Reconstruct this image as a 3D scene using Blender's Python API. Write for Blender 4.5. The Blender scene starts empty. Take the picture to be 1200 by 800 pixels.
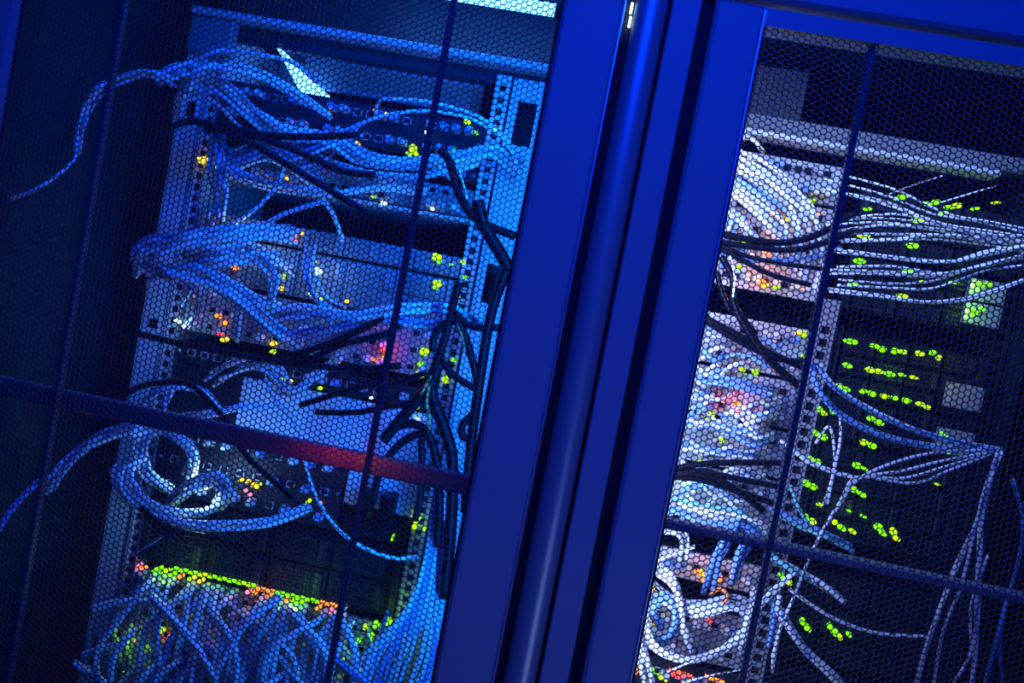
import bpy, math, random
import numpy as np
random.seed(7)
PI = math.pi
col = bpy.context.scene.collection

# ------------------------------------------------------------------ camera
FPX = 1000.0
YAW, PIT, ROL = math.radians(5), math.radians(-2.2), math.radians(10.9)
CAM = np.array([0.0, 0.0, 1.6])
Fv = np.array([-math.sin(YAW)*math.cos(PIT), math.cos(YAW)*math.cos(PIT), math.sin(PIT)])
R0 = np.array([math.cos(YAW), math.sin(YAW), 0.0])
U0 = np.cross(R0, Fv)
Rv = math.cos(ROL)*R0 + math.sin(ROL)*U0
Uv = -math.sin(ROL)*R0 + math.cos(ROL)*U0

def P(px, py, Y):
    """photo pixel -> point on the upright plane at depth Y"""
    d = Fv + (px-600)/FPX*Rv - (py-400)/FPX*Uv
    p = CAM + d*(Y/d[1])
    return (float(p[0]), float(p[1]), float(p[2]))

from mathutils import Matrix, Vector
cd = bpy.data.cameras.new('camera')
cam = bpy.data.objects.new('camera', cd); col.objects.link(cam)
cd.sensor_width = 36; cd.lens = 36*FPX/1200; cd.clip_start = 0.02
M = Matrix(((Rv[0], Uv[0], -Fv[0], CAM[0]), (Rv[1], Uv[1], -Fv[1], CAM[1]), (Rv[2], Uv[2], -Fv[2], CAM[2]), (0, 0, 0, 1)))
cam.matrix_world = M
bpy.context.scene.camera = cam
cd.dof.use_dof = False

# ------------------------------------------------------------------ materials
def mat(name, rgb, rough=0.5, metal=0.0, noise=0.0, scale=60, spec=0.5, bump=0.0, coat=0.0):
    m = bpy.data.materials.new(name); m.use_nodes = True
    nt = m.node_tree; b = nt.nodes['Principled BSDF']
    b.inputs['Base Color'].default_value = (*rgb, 1)
    b.inputs['Roughness'].default_value = rough
    b.inputs['Metallic'].default_value = metal
    b.inputs['Specular IOR Level'].default_value = spec
    b.inputs['Coat Weight'].default_value = coat
    tc = nt.nodes.new('ShaderNodeTexCoord')
    nz = nt.nodes.new('ShaderNodeTexNoise'); nz.inputs['Scale'].default_value = scale
    nz.inputs['Detail'].default_value = 4
    nt.links.new(tc.outputs['Object'], nz.inputs['Vector'])
    mx = nt.nodes.new('ShaderNodeMix'); mx.data_type = 'RGBA'
    mx.inputs['A'].default_value = (*[c*(1-noise) for c in rgb], 1)
    mx.inputs['B'].default_value = (*[min(1, c*(1+noise)) for c in rgb], 1)
    nt.links.new(nz.outputs['Fac'], mx.inputs['Factor'])
    nt.links.new(mx.outputs['Result'], b.inputs['Base Color'])
    if bump:
        bp = nt.nodes.new('ShaderNodeBump'); bp.inputs['Strength'].default_value = bump
        bp.inputs['Distance'].default_value = 0.0005
        nt.links.new(nz.outputs['Fac'], bp.inputs['Height'])
        nt.links.new(bp.outputs['Normal'], b.inputs['Normal'])
    return m
def emit(name, rgb, s):
    m = bpy.data.materials.new(name); m.use_nodes = True
    nt = m.node_tree; nt.nodes.clear()
    e = nt.nodes.new('ShaderNodeEmission'); o = nt.nodes.new('ShaderNodeOutputMaterial')
    e.inputs['Color'].default_value = (*rgb, 1); e.inputs['Strength'].default_value = s
    nt.links.new(e.outputs[0], o.inputs[0]); return m

frame_m = mat('cabinet paint', (.30, .30, .31), .55, 0, .06, 400, bump=.08)
mesh_m = mat('perforated steel', (.09, .09, .10), .45, 0.0, .1, 200)
body_m = mat('cabinet interior', (.014, .014, .016), .6, 0, .1, 20, spec=.25)
rear_m = mat('rear sheet', (.10, .10, .11), .6, 0, .1, 20)
hand_m = mat('satin aluminium', (.40, .40, .42), .40, .45, .04, 500, bump=.03)
trim_m = mat('bare edge', (.6, .6, .62), .35, .6, .04, 500)
rail_m = mat('galvanised rail', (.55, .56, .58), .5, .1, .08, 80)
gap_m = mat('rubber seal', (.012, .012, .012), .8)
black_m = mat('black plastic', (.005, .005, .006), .55, 0, .1, spec=.15)
dark_m = mat('dark faceplate', (.013, .013, .017), .5, 0, .1, spec=.2)
grey_m = mat('grey faceplate', (.22, .23, .25), .45, .1, .1)
light_m = mat('light faceplate', (.40, .40, .41), .4, 0, .2)
slab_m = mat('pale filler panel', (.62, .72, .85), .25, .2, .03)
c_white = mat('white jacket', (.74, .74, .75), .4)
c_grey = mat('grey jacket', (.40, .41, .43), .42)
c_blue = mat('blue jacket', (.16, .30, .62), .4)
c_teal = mat('teal jacket', (.14, .42, .42), .4)
c_black = mat('black jacket', (.0025, .0025, .003), .42, spec=.12)
c_red_tint = mat('red-tinted jacket', (.75, .25, .3), .4)  # red light on the cables put into the jacket colour
c_orange = mat('orange jacket', (.8, .22, .04), .4)
c_yellow = mat('yellow jacket', (.75, .7, .08), .4)
e_green = emit('green lamp', (.20, 1, .0), 1.9)
e_lime = emit('lime lamp', (.42, 1, .0), 1.9)
e_yellow = emit('yellow lamp', (1, .72, .02), 1.9)
e_orange = emit('orange lamp', (1, .28, .03), 2.0)
e_red = emit('red lamp', (1, .05, .06), 3.0)
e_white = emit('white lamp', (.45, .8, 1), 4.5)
e_pink = emit('pink lamp', (1, .25, .4), 1.6)
e_glow = emit('bar and tray glow', (.06, .30, 1), 11.0)
EM = dict(g=e_green, l=e_lime, y=e_yellow, o=e_orange, r=e_red, w=e_white, p=e_pink)
PUCK = dict(g=(.3, 1, .02), l=(.6, 1, .02), y=(1, .7, .05), o=(1, .3, .04), r=(1, .04, .06), w=(.3, .65, 1), p=(1, .2, .3))

# ------------------------------------------------------------------ mesh helpers
class MB:
    def __init__(s): s.v = []; s.f = []
    def box(s, x0, x1, y0, y1, z0, z1):
        n = len(s.v)
        s.v += [(x0,y0,z0),(x1,y0,z0),(x1,y1,z0),(x0,y1,z0),(x0,y0,z1),(x1,y0,z1),(x1,y1,z1),(x0,y1,z1)]
        s.f += [(n,n+3,n+2,n+1),(n+4,n+5,n+6,n+7),(n,n+1,n+5,n+4),(n+1,n+2,n+6,n+5),(n+2,n+3,n+7,n+6),(n+3,n,n+4,n+7)]
        return s
    def bevbox(s, x0, x1, y0, y1, z0, z1, b):
        """box whose front (low y) edges are chamfered"""
        n = len(s.v)
        s.v += [(x0+b,y0,z0+b),(x1-b,y0,z0+b),(x1-b,y0,z1-b),(x0+b,y0,z1-b),
                (x0,y0+b,z0),(x1,y0+b,z0),(x1,y0+b,z1),(x0,y0+b,z1),
                (x0,y1,z0),(x1,y1,z0),(x1,y1,z1),(x0,y1,z1)]
        s.f += [(n,n+1,n+2,n+3)]
        for a in (0, 4):
            for k in range(4):
                q = (k+1) % 4
                s.f.append((n+a+k, n+a+4+k, n+a+4+q, n+a+q))
        s.f.append((n+11,n+10,n+9,n+8))
        return s
    def prism(s, prof, z0, z1):
        """closed xy outline extruded in z"""
        n = len(s.v); k = len(prof)
        s.v += [(x,y,z0) for x,y in prof] + [(x,y,z1) for x,y in prof]
        s.f += [tuple(n+i for i in range(k))[::-1], tuple(n+k+i for i in range(k))]
        for i in range(k):
            j = (i+1) % k
            s.f.append((n+i, n+j, n+k+j, n+k+i))
        return s
    def tube(s, pts, r, sides=8, cap=True):
        pts = [np.array(p, float) for p in pts]; m = len(pts); n = len(s.v)
        T = [pts[min(i+1,m-1)]-pts[max(i-1,0)] for i in range(m)]
        T = [t/(np.linalg.norm(t)+1e-9) for t in T]
        a = np.array([0,1.,0]) if abs(T[0][1]) < .8 else np.array([1.,0,0])
        nrm = np.cross(T[0], a); nrm /= np.linalg.norm(nrm)
        for i in range(m):
            nrm = nrm - T[i]*(nrm@T[i]); nrm /= np.linalg.norm(nrm)+1e-9
            b = np.cross(T[i], nrm)
            for k in range(sides):
                t = 2*PI*k/sides
                s.v.append(tuple(pts[i] + r*(math.cos(t)*nrm + math.sin(t)*b)))
        for i in range(m-1):
            for k in range(sides):
                q = (k+1) % sides
                s.f.append((n+i*sides+k, n+i*sides+q, n+(i+1)*sides+q, n+(i+1)*sides+k))
        if cap:
            s.f.append(tuple(n+k for k in range(sides))[::-1])
            s.f.append(tuple(n+(m-1)*sides+k for k in range(sides)))
        return s
    def disc(s, c, rx, rz, d, k=12):
        """low rounded lens facing -y"""
        n = len(s.v); x, y, z = c
        for (f, yy) in ((1, y), (1, y-d*.5), (.7, y-d)):
            for i in range(k):
                t = 2*PI*i/k; s.v.append((x+rx*f*math.cos(t), yy, z+rz*f*math.sin(t)))
        for a in (0, 1):
            for i in range(k):
                j = (i+1) % k
                s.f.append((n+a*k+i, n+a*k+j, n+(a+1)*k+j, n+(a+1)*k+i))
        s.f.append(tuple(n+2*k+i for i in range(k)))
        return s
    def build(s, name, m, parent=None, smooth=False, origin=None):
        o = np.array(parent['_o'] if parent is not None and '_o' in parent else (0,0,0), float)
        if parent is None and origin is not None: o = np.array(origin, float)
        me = bpy.data.meshes.new(name)
        v = [tuple(np.array(p)-o) for p in s.v]
        me.from_pydata(v, [], s.f); me.materials.append(m); me.update()
        if smooth:
            me.polygons.foreach_set('use_smooth', [True]*len(me.polygons))
        ob = bpy.data.objects.new(name, me); col.objects.link(ob)
        if parent is not None:
            ob.parent = parent; ob['_o'] = [float(c) for c in o]
        else:
            ob.location = tuple(o); ob['_o'] = [float(c) for c in o]
        return ob
def tag(o, label=None, cat=None, group=None, kind=None):
    if label: o['label'] = label
    if cat: o['category'] = cat
    if group: o['group'] = group
    if kind: o['kind'] = kind
    return o
def empty(name, loc, label=None, cat=None, group=None):
    o = bpy.data.objects.new(name, None); col.objects.link(o); o.location = loc
    o.empty_display_size = .05; o['_o'] = [float(c) for c in loc]
    return tag(o, label, cat, group)

def spline(pts, n=7):
    p = [np.array(q, float) for q in pts]
    p = [2*p[0]-p[1]] + p + [2*p[-1]-p[-2]]
    out = []
    for i in range(1, len(p)-2):
        a, b, c, d = p[i-1], p[i], p[i+1], p[i+2]
        for k in range(n):
            t = k/n
            out.append(.5*((2*b)+(-a+c)*t+(2*a-5*b+4*c-d)*t*t+(-a+3*b-3*c+d)*t**3))
    out.append(p[-2]); return out

# ------------------------------------------------------------------ the room
tag(MB().box(-3, 3, -2, 3.2, -.05, 0).build('floor', mat('floor tiles', (.12,.12,.13), .4, 0, .1, 3)), kind='structure')
tag(MB().box(-3, 3, 3.0, 3.1, 0, 2.9).build('wall_back', mat('wall paint', (.2,.2,.2), .8)), kind='structure')
tag(MB().box(-3, 3, -2, 3.2, 2.9, 3.0).build('ceiling', mat('ceiling paint', (.3,.3,.3), .8)), kind='structure')

# ------------------------------------------------------------------ cabinets
DY = .90          # door front
PITCH = .0065
def perforated(x0, x1, z0, z1, y):
    """sheet of honeycomb holes: one hexagonal ring plus hole wall per cell, numpy for speed"""
    cw = PITCH*math.sqrt(3)/2
    nx = int((x1-x0)/cw); nz = int((z1-z0)/PITCH)
    ii, jj = np.meshgrid(np.arange(nx), np.arange(nz), indexing='ij')
    cx = (x0 + cw*(ii+.5)).ravel(); cz = (z0 + PITCH*(jj+.5*(ii % 2)+.5)).ravel()
    ang = np.arange(6)*PI/3
    Ro = PITCH/math.sqrt(3); Ri = Ro*.835
    def ring(R, yy):
        a = np.empty((len(cx), 6, 3))
        a[:,:,0] = cx[:,None]+R*np.cos(ang); a[:,:,1] = yy; a[:,:,2] = cz[:,None]+R*np.sin(ang)
        return a
    V = np.concatenate([ring(Ro, y), ring(Ri, y), ring(Ri, y+.0012), ring(Ro, y+.0012)], axis=1)   # 24 per cell
    n = len(cx); base = (np.arange(n)*24)[:,None]
    F = []
    for a, b in ((0,6),(6,12),(12,18)):
        for k in range(6):
            q = (k+1) % 6
            F.append(np.concatenate([base+a+k, base+a+q, base+b+q, base+b+k], axis=1))
    Fa = np.stack(F, axis=1).reshape(-1, 4)
    me = bpy.data.meshes.new('perforated_mesh')
    me.vertices.add(n*24); me.vertices.foreach_set('co', V.reshape(-1))
    nf = len(Fa)
    me.loops.add(nf*4); me.loops.foreach_set('vertex_index', Fa.reshape(-1).astype(np.int32))
    me.polygons.add(nf); me.polygons.foreach_set('loop_start', np.arange(nf, dtype=np.int32)*4)
    me.polygons.foreach_set('loop_total', np.full(nf, 4, dtype=np.int32))
    me.update(calc_edges=True); me.materials.append(mesh_m)
    return me

def cabinet(mx0, mx1, s0, s1, lx, rx, label, stiff):
    """mx: perforated field; s: outer edges of the door stiles; lx, rx: body sides"""
    root = empty('server_cabinet', ((lx+rx)/2, 1.45, 0), label, 'server cabinet')
    # body
    b = MB(); b.box(lx, lx+.012, DY+.06, 2.0, .03, 2.12); b.build('side_panel', body_m, root)
    b = MB(); b.box(rx-.012, rx, DY+.06, 2.0, .03, 2.12); b.build('side_panel', body_m, root)
    MB().box(lx+.012, rx-.012, DY+.06, 2.0, 2.10, 2.12).build('roof_panel', body_m, root)
    MB().box(lx+.012, rx-.012, 1.985, 2.0, .06, 2.10).build('rear_panel', rear_m, root)
    MB().box(lx, rx, DY+.06, 2.0, .0, .06).build('plinth', body_m, root)
    # header above the door
    MB().bevbox(lx+.003, rx-.003, DY-.004, DY+.06, 1.957, 2.12, .004).build('header', frame_m, root)
    # door
    zt, zb = 1.95, .08
    d = MB()
    st = .004
    d.bevbox(s0, mx0, DY-.008, DY+.03, zb, zt, st)
    d.bevbox(mx1, s1, DY-.008, DY+.03, zb, zt, st)
    d.box(mx0, mx1, DY-.004, DY+.028, 1.931, zt-.001)
    d.bevbox(mx0, mx1, DY-.006, DY+.02, zb, .93, .003)
    door = d.build('door', frame_m, root)
    me = perforated(mx0-.0005, mx1+.001, .93, 1.932, 0)
    p = bpy.data.objects.new('perforated_mesh', me); col.objects.link(p); p.parent = door
    p.location = (-root['_o'][0]-0, -root['_o'][1]+DY, -root['_o'][2])
    # folded dark return behind mesh edges
    MB().box(mx0, mx0+.004, DY+.003, DY+.03, .93, 1.931).build('edge_return', gap_m, door)
    MB().box(mx1-.004, mx1, DY+.003, DY+.03, .93, 1.931).build('edge_return', gap_m, door)
    for sx in stiff:
        MB().bevbox(sx-.0032, sx+.0032, DY+.003, DY+.011, .94, 1.93, .001).build('stiffener', dark2_m, door)
    if mx0 < 0: MB().bevbox(mx0+.004, mx1-.004, DY+.045, DY+.058, 1.384, 1.406, .002).build('crossbar', dark2_m, door)
    else: MB().bevbox(mx0+.004, mx1-.004, DY+.030, DY+.048, 1.397, 1.407, .002).build('crossbar', grey_m, door)  # cabinet light on this bar put into its lighter grey
    return root, door
dark2_m = mat('stiffener paint', (.13, .13, .14), .45, 0, .1)

cabL, doorL = cabinet(-.687, -.092, -.745, -.029, -.79, .0150, 'left blue-lit server cabinet with honeycomb perforated door', (-.572, -.209))
cabR, doorR = cabinet(.1125, .709, .062, .775, .0160, .80, 'right blue-lit server cabinet with tangled cables and green lamps behind its door', (.226, .593))
# the post between the doors: seals, round pull profile, flat strip
MB().box(-.029, .0150, DY+.012, DY+.058, .06, 1.956).build('door_seal', gap_m, cabL)
MB().box(.0155, .062, DY+.012, DY+.058, .06, 1.956).build('door_seal', gap_m, cabR)
prof = []
for k in range(41):
    t = PI*(1-k/40)
    prof.append((-.0020+.0165*math.cos(t), DY+.002-.0145*math.sin(t)))
prof += [(.0135, DY+.012), (-.0185, DY+.012)]
hb = MB().prism(prof[::-1], .10, 2.10)
tag(hb.build('pull_handle', hand_m, cabL, smooth=False), 'long round satin metal pull profile')
MB().bevbox(.0185, .0480, DY-.003, DY+.012, .08, 2.11, .0015).build('frame_post', frame_m, cabR)
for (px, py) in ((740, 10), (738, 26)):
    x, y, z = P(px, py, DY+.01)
    MB().bevbox(x-.0012, x+.0012, y-.004, y+.003, z-.005, z+.005, .0005).build('gap_glint', e_white, cabL)  # glints in the door gap, painted as glowing specks
# bright hinge-side bevels of the stiles
MB().box(-.0300, -.0285, DY-.0085, DY+.01, .10, 1.945).build('edge_trim', trim_m, doorL)
MB().box(.1108, .1126, DY-.0085, DY+.004, .10, 1.945).build('edge_trim', trim_m, doorR)

# ------------------------------------------------------------------ rack rails
RY = 1.30
def strip(mb, x0, x1, z0, z1, y0, y1, holes):
    """upright plate with rectangular openings"""
    z = z0
    for (h0, h1, a, b) in sorted(holes, key=lambda h: h[2]):
        if a > z: mb.box(x0, x1, y0, y1, z, a)
        mb.box(x0, h0, y0, y1, a, b); mb.box(h1, x1, y0, y1, a, b)
        z = b
    if z < z1: mb.box(x0, x1, y0, y1, z, z1)
    return mb
def rack_side(cab, label, x_in, x_out, top, slots, m=rail_m):
    s = 1 if x_out > x_in else -1
    xa = x_in + s*.022
    a, b = min(x_in, xa), max(x_in, xa)
    holes = []; z = .3
    while z < top-.02:
        holes.append(((a+b)/2-.005, (a+b)/2+.005, z, z+.010)); z += .0178
    root = tag(strip(MB(), a, b, .06, top, RY, RY+.003, holes).build('rack_rail', m, cab), label)
    a, b = min(xa+s*.004, x_out), max(xa+s*.004, x_out)
    strip(MB(), a, b, .06, top, RY+.004, RY+.007, [(a+.012, b-.012, p, q) for p, q in slots]).build('side_plate', m, root)
    fx = x_in
    MB().box(min(fx, fx+s*.002), max(fx, fx+s*.002), RY-.004, RY+.25, .06, top).build('rail_flange', m, root)
    return root
rack_side(cabL, 'pale slotted rail plate at the right side of the left rack', -.212, -.132, 1.945,
          [(1.845, 1.912), (1.60, 1.66), (1.10, 1.2)])
rack_side(cabL, 'shaded left rail plate of the left rack, cables draped over it', -.640, -.705, 1.955,
          [(1.80, 1.825), (1.46, 1.475), (.9, .95)])
rack_side(cabR, 'narrow rail at the far right of the right rack', .575, .625, 1.905, [(1.6, 1.64), (1.3, 1.35)], dark_m)
rack_side(cabR, 'pale rail of the right rack hidden behind the middle door stile', .155, .105, 1.905, [(1.6, 1.66)])
# divider in the right rack
holes = []; z = .3
while z < 1.66:
    holes.append((.329, .342, z, z+.012)); z += .019
dv = MB().box(.325, .346, RY-.012, RY+.05, .06, 1.69).build('cable_duct', dark_m, cabR)
strip(MB(), .323, .348, .06, 1.70, RY-.02, RY-.014, holes).build('duct_cover', grey_m, dv)

# top beams
plate2_m = mat('inner sheet', (.03, .035, .05), .45, 0, .05)
bt = MB().bevbox(-.70, -.132, RY+.012, RY+.03, 1.932, 1.956, .002).build('cross_beam', dark_m, cabL)
MB().bevbox(-.70, -.128, RY-.02, RY+.01, 1.957, 1.967, .001).build('front_lip', rail_m, bt)
MB().bevbox(-.70, -.632, RY-.012, RY+.008, 1.90, 1.955, .002).build('corner_bracket', grey_m, bt)
shelf_m = mat('shelf paint', (.07, .075, .08), .4)
bs = empty('rack_shelf', (.38, RY, 1.91), 'long shelf with a bright lower lip at the top of the right rack', 'rack shelf')
MB().bevbox(.135, .625, RY-.03, RY-.005, 1.921, 1.944, .002).build('fascia', shelf_m, bs)
MB().bevbox(.135, .52, RY-.045, RY-.005, 1.910, 1.9185, .002).build('lip', light_m, bs)
MB().box(.135, .625, RY-.005, RY+.3, 1.921, 1.925).build('shelf_plate', dark_m, bs)
MB().bevbox(-.74, -.06, RY+.16, RY+.165, 1.965, 2.098, .002).build('inner_fascia', plate2_m, cabL)  # added sheet to catch the light bar's glow
MB().bevbox(.11, .26, RY+.08, RY+.085, 1.950, 2.05, .002).build('inner_fascia', plate2_m, cabR)
# lit plate under the roof of the left rack
plate_m = mat('satin plate', (.13, .15, .20), .35, .2, .03)
tp = empty('blanking_plate', (-.46, RY+.12, 1.86), 'glossy plate glowing blue beside the slanted glowing tray strip', 'panel')
qa, qb = P(333, 50, 1.40), P(560, 141, 1.40)
MB().bevbox(qa[0], qb[0], 1.40, 1.41, qb[2]+.006, 1.955, .002).build('plate', plate_m, tp)

# ------------------------------------------------------------------ equipment
units = []
def box_outline_screws(root, x0, x1, z0, z1, y):
    for x in (x0+.006, x1-.006):
        m = MB()
        for z in ((z0+z1)/2,): m.disc((x, y, z), .003, .003, .0015, 8)
        m.build('screw', hand_m, root)
def port_proto():
    m = MB()
    w, h = .0065, .0055
    m.box(-w,-w+.0012,-.002,.004,-h,h).box(w-.0012,w,-.002,.004,-h,h).box(-w,w,-.002,.004,h-.0012,h).box(-w,w,-.002,.004,-h,-h+.0012)
    return m
_pm = {}
def child_copy(key, mb, name, m, root, x, y, z):
    k = (key, m.name)
    if k not in _pm:
        me = bpy.data.meshes.new(name); me.from_pydata(mb.v, [], mb.f); me.materials.append(m); me.update(); _pm[k] = me
    o = bpy.data.objects.new(name, _pm[k]); col.objects.link(o); o.parent = root
    r = root['_o']; o.location = (x-r[0], y-r[1], z-r[2]); o['_o'] = [0, 0, 0]
    return o
def plug_mb():
    m = MB(); m.bevbox(-.0052, .0052, -.018, .002, -.0042, .0042, .001); m.box(-.0018, .0018, -.016, -.002, .0042, .0056); return m

def switch(name, label, cat, x0, x1, z0, z1, cols=16, rows=2, face=grey_m, y=RY, plugs=.5, plugm=None, deep=.35, pfrac=1.0):
    root = empty(name, ((x0+x1)/2, y+deep/2, z0), label, cat)
    MB().box(x0+.004, x1-.004, y+.004, y+deep, z0+.001, z1-.001).build('chassis', dark_m, root)
    MB().bevbox(x0, x1, y-.004, y+.004, z0+.0012, z1-.0012, .0012).build('faceplate', face, root)
    pw = (x1-x0-.03)*pfrac
    for r in range(rows):
        z = z0+(z1-z0)*(r+.5)/rows
        for c in range(cols):
            if (c % 8) == 7 and cols > 10: continue
            x = x0+.016+pw*(c+.5)/cols
            child_copy('port', port_proto(), 'port', light_m if face is not light_m else grey_m, root, x, y-.004, z)
            child_copy('sock', MB().box(-.0053,.0053,-.0008,.001,-.0043,.0043), 'port_socket', black_m, root, x, y-.004, z)
            if random.random() < plugs:
                child_copy('plug', plug_mb(), 'plug', random.choice(plugm or [c_white, c_grey, c_blue, c_blue]), root, x, y-.006, z)
    box_outline_screws(root, x0, x1, z0, z1, y-.004)
    units.append((root, x0, x1, z0, z1, y-.004)); return root
def grille(x0, x1, z0, z1, y, s=.0058):
    """lattice of thin bars over a recess"""
    m = MB(); x = x0
    while x < x1-.001:
        m.box(x, x+s*.32, y-.001, y+.001, z0, z1); x += s
    z = z0
    while z < z1-.001:
        m.box(x0, x1, y-.0012, y+.0008, z, z+s*.32); z += s
    m.box(x0-.0015, x0, y-.0015, y+.001, z0-.0015, z1+.0015).box(x1, x1+.0015, y-.0015, y+.001, z0-.0015, z1+.0015)
    m.box(x0, x1, y-.0015, y+.001, z0-.0015, z0).box(x0, x1, y-.0015, y+.001, z1, z1+.0015)
    return m
def server(name, label, cat, x0, x1, z0, z1, bays=6, rows=1, face=dark_m, gm=grey_m, y=RY, deep=.5, fill=1.0):
    root = empty(name, ((x0+x1)/2, y+deep/2, z0), label, cat)
    MB().box(x0+.004, x1-.004, y+.004, y+deep, z0+.001, z1-.001).build('chassis', dark_m, root)
    MB().bevbox(x0, x1, y-.002, y+.004, z0+.001, z1-.001, .001).build('faceplate', face, root)
    for e in (x0, x1-.012):
        MB().bevbox(e, e+.012, y-.008, y-.002, z0+.002, z1-.002, .001).build('mounting_ear', gm, root)
    w = (x1-x0-.03)/bays; h = (z1-z0-.004)/rows
    for r in range(rows):
        for c in range(bays):
            a = x0+.015+w*c; b = z0+.002+h*r
            f = MB().bevbox(a+.001, a+w-.001, y-.009, y-.002, b+.001, b+h-.001, .001)
            bay = f.build('drive_bay', black_m if gm is dark_m else face, root)
            grille(a+w*.12, a+w*.72, b+h*.2, b+h*.8, y-.010).build('vent_grille', gm, bay)
            MB().bevbox(a+w*.78, a+w*.92, y-.014, y-.009, b+h*.15, b+h*.85, .001).build('release_latch', gm, bay)
    units.append((root, x0, x1, z0, z1, y-.010)); return root

X0, X1 = -.636, -.214
switch('network_switch', 'uppermost switch in the left rack, under the pale arching cables', 'network switch', X0, X1, 1.800, 1.868, 20, 2, dark_m, plugs=.55, deep=.3)
switch('patch_bay', 'thin dark patch bay second from the top of the left rack', 'patch bay', X0, X1, 1.775, 1.798, 20, 1, dark_m, plugs=.4, deep=.1)
switch('network_switch', 'shallow switch with a bright bottom edge above the dark gap in the left rack', 'network switch', X0, X1, 1.722, 1.766, 20, 2, grey_m, plugs=.5, deep=.3)
sh = empty('rack_shelf', (-.42, RY, 1.715), 'thin pale shelf lip just above the dark gap of the left rack', 'rack shelf')
MB().bevbox(X0, X1, RY-.012, RY+.28, 1.7145, 1.720, .001).build('shelf_plate', rail_m, sh)
server('blade_server', 'grilled server directly below the dark gap of the left rack', 'server', X0, X1, 1.628, 1.662, 7, 1, grey_m, grey_m)
server('blade_server', 'taller grilled server in the middle of the left rack with three green lamps', 'server', X0, X1, 1.552, 1.626, 5, 2, grey_m, grey_m)
switch('network_switch', 'switch at middle height of the left rack beside the red lamp', 'network switch', X0, X1, 1.468, 1.548, 18, 3, grey_m, plugs=.6, plugm=[c_white, c_white, c_grey, c_blue])
switch('network_switch', 'dark switch right above the pale blank panel in the left rack', 'network switch', X0, X1, 1.418, 1.452, 18, 1, dark_m, plugs=.4)
fp = empty('filler_plate', (-.42, RY, 1.33), 'smooth pale blank panel across the left rack behind black power cables', 'panel')
MB().bevbox(-.52, X1, RY-.004, RY+.01, 1.332, 1.414, .002).build('panel', slab_m, fp)
MB().bevbox(X0, -.522, RY-.003, RY+.01, 1.332, 1.414, .002).build('dark_left_end', dark_m, fp)  # left end of the panel in a darker tone
box_outline_screws(fp, -.52, X1, 1.34, 1.41, RY-.004)
switch('network_switch', 'switch under the blank panel with bright white lamps in cable loops', 'network switch', X0, -.33, 1.205, 1.322, 10, 3, dark_m, plugs=.5)
pd = empty('power_unit', (-.27, RY, 1.205), 'pale power unit with black plugs above two lime lamps', 'power unit')
MB().bevbox(-.326, X1, RY-.006, RY+.3, 1.252, 1.328, .002).build('housing', slab_m, pd)
MB().bevbox(-.326, X1, RY-.004, RY+.3, 1.205, 1.250, .002).build('lamp_panel', black_m, pd)
for k, x in enumerate((-.285, -.250)):
    q = MB(); q.bevbox(x-.010, x+.010, RY-.045, RY-.006, 1.235, 1.285, .004); q.build('power_plug', c_black, pd)
units.append((pd, -.326, X1, 1.205, 1.25, RY-.006))
server('blade_server', 'dark grilled server between the cable loops and the lowest switch of the left rack', 'server', X0, X1, 1.092, 1.200, 4, 2, black_m, dark_m)
switch('network_switch', 'densely cabled switch with green and red lamps at the bottom of the left rack', 'network switch', X0, X1, .985, 1.080, 22, 3, grey_m, plugs=.2)
switch('network_switch', 'lowest switch of the left rack, buried under hanging cables', 'network switch', X0, X1, .880, .975, 22, 3, grey_m, plugs=.3)

# right rack, pale patch modules on the left of the duct
A0, A1 = .158, .318
pl = [c_white, c_blue, c_grey, c_white]
defs = [(1.835, 1.895, 'patch module under the top shelf of the right rack, behind looped cables', 9, 2, light_m),
        (1.765, 1.832, 'patch module behind the white cable loop in the right rack', 9, 2, light_m),
        (1.692, 1.762, 'patch module with glowing orange lamps above the black gap in the right rack', 9, 2, light_m),
        (1.575, 1.652, 'patch module directly under the black gap in the right rack', 9, 2, light_m),
        (1.500, 1.572, 'patch module crossed by black cables in the right rack', 9, 2, light_m),
        (1.425, 1.497, 'patch module around the single red lamp in the right rack', 9, 2, light_m),
        (1.340, 1.422, 'patch module behind the three black cables in the right rack', 9, 2, light_m),
        (1.248, 1.292, 'patch module with two orange lamps below the crossbar of the right rack', 9, 1, light_m),
        (1.130, 1.210, 'dim patch module behind the big cable loop at the foot of the right rack', 9, 2, grey_m),
        (1.040, 1.125, 'lowest patch module with small red lamps in the right rack', 9, 2, dark_m)]
for z0, z1, lab, c, r, fm in defs:
    switch('patch_bay', lab, 'patch bay', A0, A1, z0, z1, c, r, fm, plugs=.55, plugm=pl, deep=.2)
B0, B1 = .352, .572
for z0, z1, lab, bays, rows in [
        (1.775, 1.868, 'black drive server at the top of the right rack behind level pale cables', 3, 3),
        (1.690, 1.772, 'black drive server with lamps above the empty slot of the right rack', 3, 3),
        (1.500, 1.660, 'tall black drive server with three long rows of green lamps', 4, 5),
        (1.350, 1.497, 'tall black drive server behind the fan of cables in the right rack', 3, 4),
        (1.165, 1.300, 'black drive server below the crossbar with two slanted green lamps', 3, 3),
        (1.030, 1.160, 'lowest black drive server of the right rack', 3, 3)]:
    u = server('drive_server', lab, 'server', B0, B1, z0, z1, bays, rows, black_m, dark_m)
    if 1.4 < z0 < 1.7 or z0 == 1.690 or z0 == 1.5:
        for q in range(2):
            zz = z0+.012+q*(z1-z0)*.42
            tag(MB().bevbox(.520, .572, RY-.018, RY-.009, zz, zz+min(.036, (z1-z0)*.38), .0015).build('name_plate', grey_m, u), 'pale square end plate')

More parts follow.
